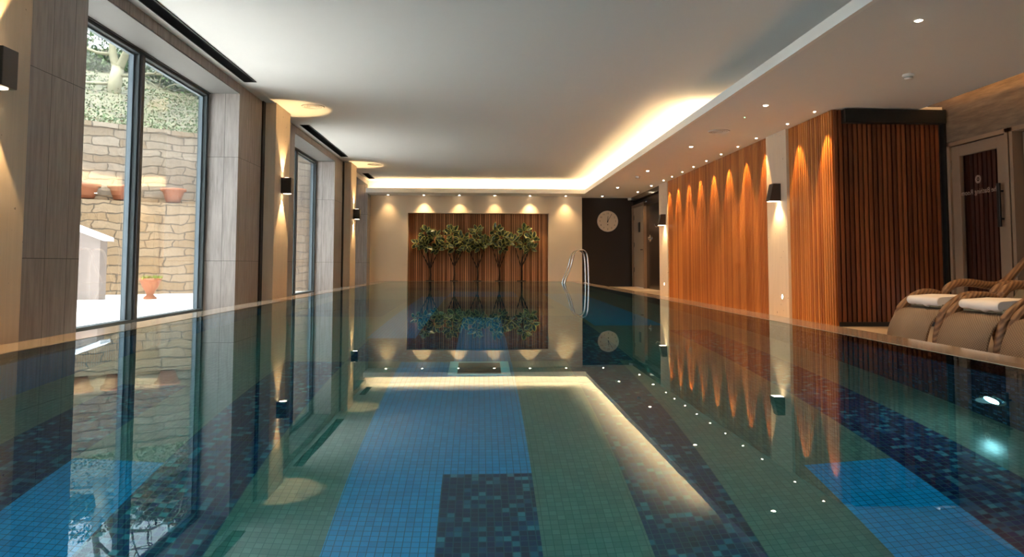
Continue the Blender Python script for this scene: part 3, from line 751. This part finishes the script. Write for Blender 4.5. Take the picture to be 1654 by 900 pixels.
plant(0.50, 'fourth variegated plant from the left, tall tuft leaning left', 4, [(-0.10, 0, 1.30, 0.14), (0.08, 0, 1.12, 0.16), (-0.20, -0.02, 0.98, 0.14), (0.24, -0.03, 1.02, 0.15), (0.05, -0.05, 0.88, 0.13)])
plant(1.07, 'rightmost variegated plant of five, pale spiky top leaves', 5, [(0.06, 0, 1.28, 0.14), (0.28, 0, 1.08, 0.14), (-0.18, -0.02, 1.02, 0.15), (0.10, -0.03, 0.96, 0.16), (0.22, -0.05, 0.86, 0.13)])

# ================================================================== rattan loungers
LS = (1.08, 1.08, 1.0)
def m_rattan():
    t = NT('woven_rattan'); x, y, z = t.xyz(t.coords())
    p = 0.022
    a = t.math('SINE', t.math('MULTIPLY', y, 2 * PI / p)); b = t.math('SINE', t.math('MULTIPLY', t.math('ADD', x, t.math('MULTIPLY', z, 1.0)), 2 * PI / p))
    w = t.math('MULTIPLY', t.math('ADD', t.math('MULTIPLY', a, b), 1.0), 0.5)
    n = t.noise(t.coords(), 25, 3)
    c = t.mix(w, (0.09, 0.055, 0.032), (0.34, 0.24, 0.16)); c = t.mix(t.math('MULTIPLY', n, 0.4), c, (0.30, 0.20, 0.12))
    t.col(c); t.rough(0.6); t.bump(w, 0.5, 0.006); return t.m
def m_wrap():
    t = NT('wrapped_rattan'); x, y, z = t.xyz(t.coords())
    a = t.math('SINE', t.math('MULTIPLY', t.math('ADD', x, t.math('MULTIPLY', z, -0.8)), 2 * PI / 0.028))
    w = t.math('MULTIPLY', t.math('ADD', a, 1.0), 0.5)
    t.col(t.mix(w, (0.12, 0.058, 0.026), (0.26, 0.135, 0.062))); t.rough(0.55); t.bump(w, 0.4, 0.005); return t.m
RAT, WRAP = m_rattan(), m_wrap()
TOWEL = plain('white_towel', (0.80, 0.74, 0.68), 0.95, var=0.03, scale=80)
CUSH = plain('olive_cushion', (0.22, 0.19, 0.12), 0.9)
def zf(pts): return [(x, y, 0.0 if z == 0 else z * 0.95 + 0.105 * min(1.0, z / 0.2)) for x, y, z in pts]
def lounger(loc, label, hw=0.27):
    t = thing('rattan_lounger', label, 'sun lounger', loc, 0, 'rattan loungers on the deck')
    foot = catmull(zf([(0.05, 0, 0.0), (0.06, 0, 0.10), (0.10, 0, 0.21), (0.17, 0, 0.30), (0.27, 0, 0.365), (0.38, 0, 0.365), (0.48, 0, 0.31), (0.60, 0, 0.225), (0.72, 0, 0.19)]), 6)
    arm = catmull(zf([(0.52, 0, 0.0), (0.475, 0, 0.14), (0.455, 0, 0.28), (0.475, 0, 0.39), (0.55, 0, 0.448), (0.67, 0, 0.455), (0.80, 0, 0.435), (0.90, 0, 0.44), (0.98, 0, 0.50), (1.10, 0, 0.63), (1.28, 0, 0.82), (1.40, 0, 0.94)]), 6)
    leg = catmull(zf([(1.28, 0, 0.80), (1.30, 0, 0.5), (1.34, 0, 0.0)]), 4)
    for s in (-1, 1):
        MB().tube([Vector((p.x, s * (hw - 0.012), p.z)) for p in foot], 0.033, 10, 0.9).build('foot_rail', WRAP, t)
        MB().tube([Vector((p.x, s * (hw - 0.012), p.z)) for p in arm], 0.033, 10, 0.9).build('arm_rail', WRAP, t)
        MB().tube([Vector((p.x, s * (hw - 0.03), p.z)) for p in leg], 0.028, 8).build('leg', WRAP, t)
    def strip(path, w, th, name, mat):
        b = MB(); n = len(path); rows = []
        for i, p in enumerate(path):
            d = (path[min(i + 1, n - 1)] - path[max(i - 1, 0)]).normalized(); nn = Vector((-d.z, 0, d.x))
            rows.append([b.bm.verts.new(Vector((q.x, yy, q.z))) for q, yy in ((p, -w), (p, w), (p - nn * th, w), (p - nn * th, -w))])
        for A, B in zip(rows, rows[1:]):
            for k in range(4): b._f([A[k], A[(k + 1) % 4], B[(k + 1) % 4], B[k]], k % 2 == 0)
        b._f(rows[0][::-1]); b._f(rows[-1]); return b.build(name, mat, t)
    apron = catmull(zf([(-0.02, 0, 0.0), (-0.01, 0, 0.09), (0.03, 0, 0.17), (0.10, 0, 0.235), (0.20, 0, 0.262)]), 5)
    strip(apron, hw - 0.03, 0.012, 'foot_apron', RAT)
    seat = catmull(zf([(0.20, 0, 0.262), (0.36, 0, 0.262), (0.55, 0, 0.23), (0.75, 0, 0.19), (0.90, 0, 0.20)]), 5)
    strip(seat, hw - 0.045, 0.014, 'seat', RAT)
    back = catmull(zf([(0.90, 0, 0.20), (0.99, 0, 0.32), (1.12, 0, 0.52), (1.28, 0, 0.74), (1.42, 0, 0.90)]), 5)
    strip(back, hw - 0.045, 0.016, 'backrest', RAT)
    cu = catmull(zf([(0.16, 0, 0.292), (0.30, 0, 0.30), (0.55, 0, 0.268), (0.75, 0, 0.232), (0.90, 0, 0.25), (1.0, 0, 0.38), (1.2, 0, 0.68)]), 5)
    strip(cu, hw - 0.06, 0.026, 'cushion', CUSH)
    t.scale = LS
    return t
def towel(x, y, z, label, w=0.19, seed=1):
    rnd = random.Random(seed); b = MB(); prof = []
    # folded towel: rounded roll at the foot end, long flat run up the seat
    th = 0.068
    for k in range(9): a = PI / 2 + PI * k / 8; prof.append((0.03 + math.cos(a) * 0.034, th / 2 + math.sin(a) * th / 2))
    prof = prof[::1]
    low = [(0.2, 0.0), (0.45, -0.03), (0.62, -0.05)]; high = [(0.62, 0.01), (0.45, 0.04), (0.2, 0.067)]
    out = prof + low + high; n = len(out); rows = []
    m = 14
    for j in range(m + 1):
        v = -w + 2 * w * j / m; wob = 0.003 * math.sin(j * 1.7 + seed) - (0.012 * math.exp(-((j - 6.3) / 1.0) ** 2))
        rows.append([b.bm.verts.new((px + (0.004 * math.sin(j * 0.9 + seed) if px < 0.05 else 0), v, pz + (wob if pz < 0.02 and px < 0.05 else 0))) for px, pz in out])
    for A, B in zip(rows, rows[1:]):
        for k in range(n): b._f([A[k], A[(k + 1) % n], B[(k + 1) % n], B[k]], True)
    b._f(rows[0][::-1]); b._f(rows[-1])
    o = b.build('towel', TOWEL); o.location = (x, y, z); o.scale = LS; o.rotation_euler = (0, -0.07, 0)
    return tag(o, label, 'towel', 'white towels folded on the loungers')
LX = 3.35
lounger((LX, 5.58, ZN), 'rattan lounger with a white towel, nearer the slatted cabin')
lounger((LX, 4.935, ZN), 'middle rattan lounger with a white towel, next to the picture edge one')
lounger((LX, 4.29, ZN), 'rattan lounger cut by the right picture edge, only its rounded foot showing')
towel(LX + 0.14, 5.60, ZN + 0.368, 'white towel folded on the lounger nearer the cabin', 0.185, 1)
towel(LX + 0.14, 4.955, ZN + 0.368, 'white towel folded on the middle lounger', 0.185, 2)

# ================================================================== outside
def m_stone():
    t = NT('rubble_stone_wall'); x, y, z = t.xyz(t.coords())
    u = t.math('ADD', t.math('MULTIPLY', x, 0.83), t.math('MULTIPLY', y, 0.56))
    wz = t.noise(t.comb(u, z, 0), 2.2, 3); wz = t.math('ADD', z, t.math('MULTIPLY', wz, 0.20))
    v = t.comb(t.math('ADD', u, t.math('MULTIPLY', t.noise(t.comb(u, z, 3), 4.0, 2), 0.22)), wz, 0)
    br = t.n('ShaderNodeTexBrick', offset=0.43, offset_frequency=2, squash=1.35, squash_frequency=3); t.l(v, br.inputs['Vector'])
    br.inputs['Scale'].default_value = 1; br.inputs['Mortar Size'].default_value = 0.013; br.inputs['Mortar Smooth'].default_value = 0.4
    br.inputs['Brick Width'].default_value = 0.46; br.inputs['Row Height'].default_value = 0.165; br.inputs['Bias'].default_value = 0
    br.inputs['Color1'].default_value = (0, 0, 0, 1); br.inputs['Color2'].default_value = (1, 1, 1, 1); br.inputs['Mortar'].default_value = (0.4, 0.4, 0.4, 1)
    n = t.noise(t.coords(), 7, 6, 0.65); big = t.noise(t.coords(), 1.1, 2)
    c = t.ramp(br.outputs['Color'], [(0, (0.20, 0.135, 0.075)), (0.5, (0.26, 0.20, 0.14)), (1, (0.31, 0.25, 0.185))])
    c = t.mix(t.math('MULTIPLY', n, 0.75), c, (0.15, 0.125, 0.10), 'MIX')
    c = t.mix(t.math('MULTIPLY', t.math('LESS_THAN', z, 1.75), 0.35), c, (0.34, 0.20, 0.075))
    c = t.mix(t.math('MULTIPLY', br.outputs['Fac'], 0.75), c, (0.05, 0.04, 0.03))
    t.col(c); t.rough(0.9); t.bump(t.math('SUBTRACT', n, br.outputs['Fac']), 0.6, 0.04); return t.m
RUB = m_stone()
PAVE = plain('pale_paving', (0.62, 0.60, 0.57), 0.6, var=0.06, scale=3)
TERRA = plain('terracotta', (0.26, 0.085, 0.036), 0.75, var=0.12, scale=12)
struct(MB().box(-16, -3.55, -6, 24, -0.35, -0.155).build('ground', PAVE))
# retaining wall runs obliquely; local frame: origin at its left end
A0 = Vector((-13.6, 9.95, 0)); dirv = Vector((1.64, 1.10, 0)).normalized(); nrm = Vector((dirv.y, -dirv.x, 0))  # nrm faces the windows
def W3(s, off, z): p = A0 + dirv * s + nrm * off; return (p.x, p.y, z)
Ls = 11.6
def zt(s): return 3.10 - 0.022 * (s - 6.0)
Lw = 12.2; wl2 = MB()
wl2.hexa([W3(0, 0, -0.3), W3(Lw, 0, -0.3), W3(Lw, -0.5, -0.3), W3(0, -0.5, -0.3), W3(0, 0, zt(0)), W3(Lw, 0, zt(Lw)), W3(Lw, -0.5, zt(Lw)), W3(0, -0.5, zt(0))])
tag(wl2.build('stone_wall', RUB), 'tall rubble stone retaining wall seen through the windows', 'stone wall')
wl3 = MB(); wl3.hexa([W3(0, 0.42, -0.3), W3(Ls, 0.42, -0.3), W3(Ls, 0.001, -0.3), W3(0, 0.001, -0.3), W3(0, 0.42, 1.66), W3(Ls, 0.42, 1.60), W3(Ls, 0.001, 1.60), W3(0, 0.001, 1.66)])
tag(wl3.build('stone_ledge', RUB), 'lower projecting stone ledge carrying the terracotta pots outside', 'stone ledge')
cp = MB(); cp.hexa([W3(0, 0.03, zt(0)), W3(Lw, 0.03, zt(Lw)), W3(Lw, -0.5, zt(Lw)), W3(0, -0.5, zt(0)), W3(0, 0.03, zt(0) + .09), W3(Lw, 0.03, zt(Lw) + .09), W3(Lw, -0.5, zt(Lw) + .09), W3(0, -0.5, zt(0) + .09)])
tag(cp.build('coping_stones', RUB), 'flat coping along the top of the stone retaining wall', 'coping')
# bowls on the ledge
def bowl(s, label):
    p = W3(s, 0.25, 1.65); t = thing('terracotta_bowl', label, 'plant pot', p, 0, 'terracotta bowls on the stone ledge')
    MB().lathe([(0, 0), (0.13, 0), (0.20, 0.22), (0.235, 0.22), (0.24, 0.27), (0.205, 0.27), (0.17, 0.20), (0, 0.19)], seg=28).build('bowl', TERRA, t)
    MB().lathe([(0, 0.23), (0.19, 0.225), (0.19, 0.21), (0, 0.20)], seg=20).build('soil', SOIL, t)
bowl(7.35, 'terracotta bowl on the stone ledge, leftmost in the near window')
bowl(7.93, 'terracotta bowl on the stone ledge just left of the window mullion')
bowl(8.85, 'terracotta bowl on the stone ledge seen in the pane right of the mullion')
# urn
t = thing('terracotta_urn', 'terracotta urn with yellow green plant on the paving outside the window', 'plant pot', (-5.45, 12.3, -0.155))
MB().lathe([(0, 0), (0.10, 0), (0.105, 0.025), (0.055, 0.07), (0.06, 0.10), (0.12, 0.20), (0.155, 0.30), (0.165, 0.305), (0.165, 0.345), (0.145, 0.345), (0.12, 0.29), (0, 0.28)], seg=28).build('urn', TERRA, t)
b = MB(); rnd = random.Random(3)
for k in range(90):
    a = rnd.uniform(0, 2 * PI); r = rnd.uniform(0, 0.12); d = Vector((math.cos(a) * rnd.uniform(0.2, 1), math.sin(a) * rnd.uniform(0.2, 1), 1)).normalized()
    leaf(b, Vector((math.cos(a) * r, math.sin(a) * r, 0.29)), d, Vector((math.sin(a), -math.cos(a), 0.3)), rnd.uniform(0.07, 0.13), 0.03)
b.build('foliage', [plain('lime_leaf', (0.16, 0.22, 0.02), 0.6), plain('lime_leaf_edge', (0.2, 0.25, 0.04), 0.6)], t)
# pale stair wall with sloping coping and handrail post
t = thing('garden_stair_wall', 'pale rendered stair wall with sloping white coping and handrail outside the near window', 'garden wall', (-6.85, 12.0, -0.155))
REN = plain('pale_render', (0.22, 0.18, 0.16), 0.8, var=0.03)
WHT = plain('white_painted_metal', (0.62, 0.62, 0.66), 0.4, var=0.01)
MB().prism([(-2.2, 0.0), (0.72, 0.0), (0.72, 0.98), (-2.2, 2.09)], 'y', 0.0, 0.22).build('rendered_wall', REN, t)
MB().prism([(-2.2, 2.09), (0.80, 0.95), (0.80, 1.01), (-2.2, 2.16)], 'y', -0.05, 0.27).build('coping', WHT, t)
MB().tube([(0.40, -0.16, 0), (0.40, -0.16, 1.20)], 0.035, 10).build('handrail_post', WHT, t)
MB().tube([(0.42, -0.16, 1.18), (-1.2, -0.16, 1.75), (-2.2, -0.16, 2.13)], 0.035, 10).build('handrail', WHT, t)
MB().box(-0.35, 0.12, -0.10, -0.001, 0.50, 0.56).build('shelf_bracket', plain('dark_bracket', (0.10, 0.09, 0.08), 0.6), t)

# ivy bank above the wall
def m_foliage(name, a, b_, sc=9):
    t = NT(name); n = t.noise(t.coords(), sc, 5, 0.7); t.col(t.ramp(n, [(0.3, a), (0.55, b_), (0.8, tuple(min(1, k * 1.5) for k in b_))])); t.rough(0.7); return t.m
IVY = m_foliage('ivy_leaves', (0.010, 0.026, 0.008), (0.045, 0.09, 0.022))
BANKM = m_foliage('bank_earth', (0.04, 0.035, 0.02), (0.09, 0.09, 0.045), 4)
bk = MB(); rnd = random.Random(8); NB, MBk = 30, 10; G = {}
def bankz(s, q): return zt(s) + 0.02 + q * 0.42 + 0.25 * math.sin(s * 1.3 + q) * min(1, q) * 0.5
for i in range(NB + 1):
    for j in range(MBk + 1):
        s = Ls * i / NB * 1.5; q = 9.0 * (j / MBk) ** 1.3
        p = W3(s, -0.12 - q, bankz(s, q) + rnd.uniform(-0.04, 0.04)); G[i, j] = bk.bm.verts.new(p)
for i in range(NB):
    for j in range(MBk): bk._f([G[i, j], G[i + 1, j], G[i + 1, j + 1], G[i, j + 1]], True)
# underside closes the bank as a solid
tag(bk.build('planted_bank', BANKM), 'sloping planted earth bank above the stone retaining wall', 'bank')
def leafcloud(name, n, sampler, size, mats, seed):
    rnd = random.Random(seed); b = MB()
    for _ in range(n):
        p, up_ = sampler(rnd)
        d = Vector((rnd.gauss(0, 1), rnd.gauss(0, 1), rnd.gauss(0, 0.7))).normalized(); n2 = Vector((rnd.gauss(0, 1), rnd.gauss(0, 1), rnd.gauss(0, 1)))
        s = d.cross(n2).normalized(); L = size * rnd.uniform(0.6, 1.4); W = L * 0.4; b.mi = rnd.randrange(len(mats))
        b._f([b.bm.verts.new(q) for q in (p, p + d * L * 0.5 + s * W, p + d * L, p + d * L * 0.5 - s * W)])
    return b.build(name, mats)
DKL = m_foliage('dark_leaves', (0.007, 0.016, 0.009), (0.03, 0.055, 0.03)); MDL = m_foliage('mid_leaves', (0.02, 0.045, 0.012), (0.07, 0.13, 0.035))
DRY = m_foliage('dry_leaves', (0.06, 0.045, 0.025), (0.17, 0.13, 0.08))
def s_bank(rnd):
    s = rnd.uniform(2.0, Ls * 1.45); q = 4.5 * rnd.random() ** 1.6
    return Vector(W3(s, -0.1 - q, bankz(s, q) + rnd.uniform(-0.03, 0.16))), None
o = leafcloud('ivy', 26000, s_bank, 0.045, [IVY, IVY, DRY, MDL], 5); tag(o, 'tangled green ivy spreading over the bank above the wall', 'ivy', kind='stuff')

def tree(base, label, height, r, n, mats, seed, trunk_r=0.10, squash=1.0, zlow=0.3):
    t = thing('evergreen_tree', label, 'tree', base, 0, 'evergreens on the bank'); rnd = random.Random(seed)
    tr = MB(); tr.tube([(0, 0, -0.3), (0.05, 0.02, height * 0.5), (0, 0, height * 0.9)], [trunk_r, trunk_r * 0.7, 0.02], 8); tr.build('trunk', BARK, t)
    blobs = [(rnd.uniform(-r, r) * 0.6, rnd.uniform(-r, r) * 0.6, height * rnd.uniform(zlow, 0.9), rnd.uniform(0.35, 0.6) * r) for _ in range(11)]
    b = MB()
    for _ in range(n):
        cx, cyy, cz, cr_ = rnd.choice(blobs); d = Vector((rnd.gauss(0, 1), rnd.gauss(0, 1), rnd.gauss(0, 1))).normalized()
        p = Vector((cx, cyy, cz)) + d * cr_ * rnd.uniform(0.6, 1.05) ; p.z = max(p.z, 0.1)
        d2 = (d + Vector((rnd.gauss(0, 0.6), rnd.gauss(0, 0.6), rnd.gauss(0, 0.6)))).normalized(); s = d2.cross(Vector((rnd.gauss(0, 1), rnd.gauss(0, 1), 1))).normalized()
        L = rnd.uniform(0.07, 0.17); b.mi = rnd.randrange(len(mats))
        b._f([b.bm.verts.new(q) for q in (p, p + d2 * L * 0.5 + s * L * 0.25, p + d2 * L, p + d2 * L * 0.5 - s * L * 0.25)])
    b.build('foliage', mats, t); return t
# positions given in metres on the bank
tree((-10.5, 20.5, 4.6), 'green bushy evergreen behind the bare trunk, top left of the window', 2.0, 1.5, 9000, [MDL, MDL, DKL], 11, zlow=0.35)
tree((-7.7, 20.6, 4.7), 'dark evergreen behind the bare trunk, beside the window mullion', 1.7, 1.6, 9000, [DKL, DKL, MDL], 12, zlow=0.2)
tree((-5.2, 21.5, 4.9), 'dark spreading evergreen in the pane right of the mullion', 1.8, 1.8, 9000, [DKL, DKL, MDL], 13, zlow=0.2)
tree((-13.0, 18.5, 4.6), 'evergreen at the outer left of the bank', 2.0, 1.6, 5000, [MDL, DKL], 14)
# bare tree
t = thing('bare_tree', 'pale bare tree with thick trunk and leafless branches on the bank', 'tree', (-8.55, 17.0, 4.0)); rnd = random.Random(21)
BAREB = plain('mossy_bark', (0.20, 0.185, 0.115), 0.85, var=0.25, scale=6)
b = MB(); b.tube([(0.0, 0, -0.4), (0.05, 0, 0.5), (0.12, 0, 1.0)], [0.17, 0.15, 0.13], 10)
b.tube(catmull([(0.10, 0, 0.9), (-0.05, 0.05, 1.5), (0.0, 0.1, 2.4), (-0.2, 0.1, 4.0)], 4), [0.105 - 0.006 * k for k in range(13)], 8)
b.tube(catmull([(0.12, 0, 0.9), (0.42, -0.05, 1.6), (0.62, -0.1, 2.4), (0.7, 0, 4.0)], 4), [0.10 - 0.006 * k for k in range(13)], 8)
b.build('trunk', BAREB, t)
b = MB()
def branch(p, d, L, r, depth):
    pts = [p]; q = p.copy(); dd = d.copy()
    for k in range(4):
        dd = (dd + Vector((rnd.gauss(0, 0.22), rnd.gauss(0, 0.22), rnd.gauss(0, 0.22)))).normalized(); q = q + dd * L / 4; pts.append(q.copy())
    b.tube(pts, [r, r * 0.85, r * 0.7, r * 0.5, r * 0.3], 5)
    if depth > 0:
        for k in (1, 2, 3, 4):
            for _ in range(1 if k < 4 else 2):
                nd = (dd + Vector((rnd.gauss(0, 0.8), rnd.gauss(0, 0.8), rnd.gauss(0, 0.6)))).normalized(); branch(pts[k], nd, L * 0.62, r * 0.55, depth - 1)
for p, d in (((-0.02, 0.05, 1.3), (-1, -0.2, 0.3)), ((0.0, 0.05, 1.8), (0.7, -0.5, 0.6)), ((0.4, -0.05, 1.5), (1, -0.3, -0.05)), ((0.5, -0.05, 2.0), (1, 0.1, 0.5)), ((-0.05, 0.1, 2.2), (-1, 0, 0.6)),
             ((0.1, 0, 0.8), (1, -0.4, 0.1)), ((0, 0, 0.6), (-1, -0.3, 0.2)), ((0.6, 0, 2.8), (0.6, 0, 0.8)), ((-0.1, 0, 3.2), (-0.7, 0, 0.8)), ((-0.1, 0, 3.8), (0.1, 0.2, 1)), ((0.7, 0, 3.8), (0.5, 0, 1)), ((0.65, 0, 3.2), (1.0, -0.3, 0.4))):
    branch(Vector(p), Vector(d).normalized(), 1.7, 0.045, 2)
b.build('branches', BAREB, t)
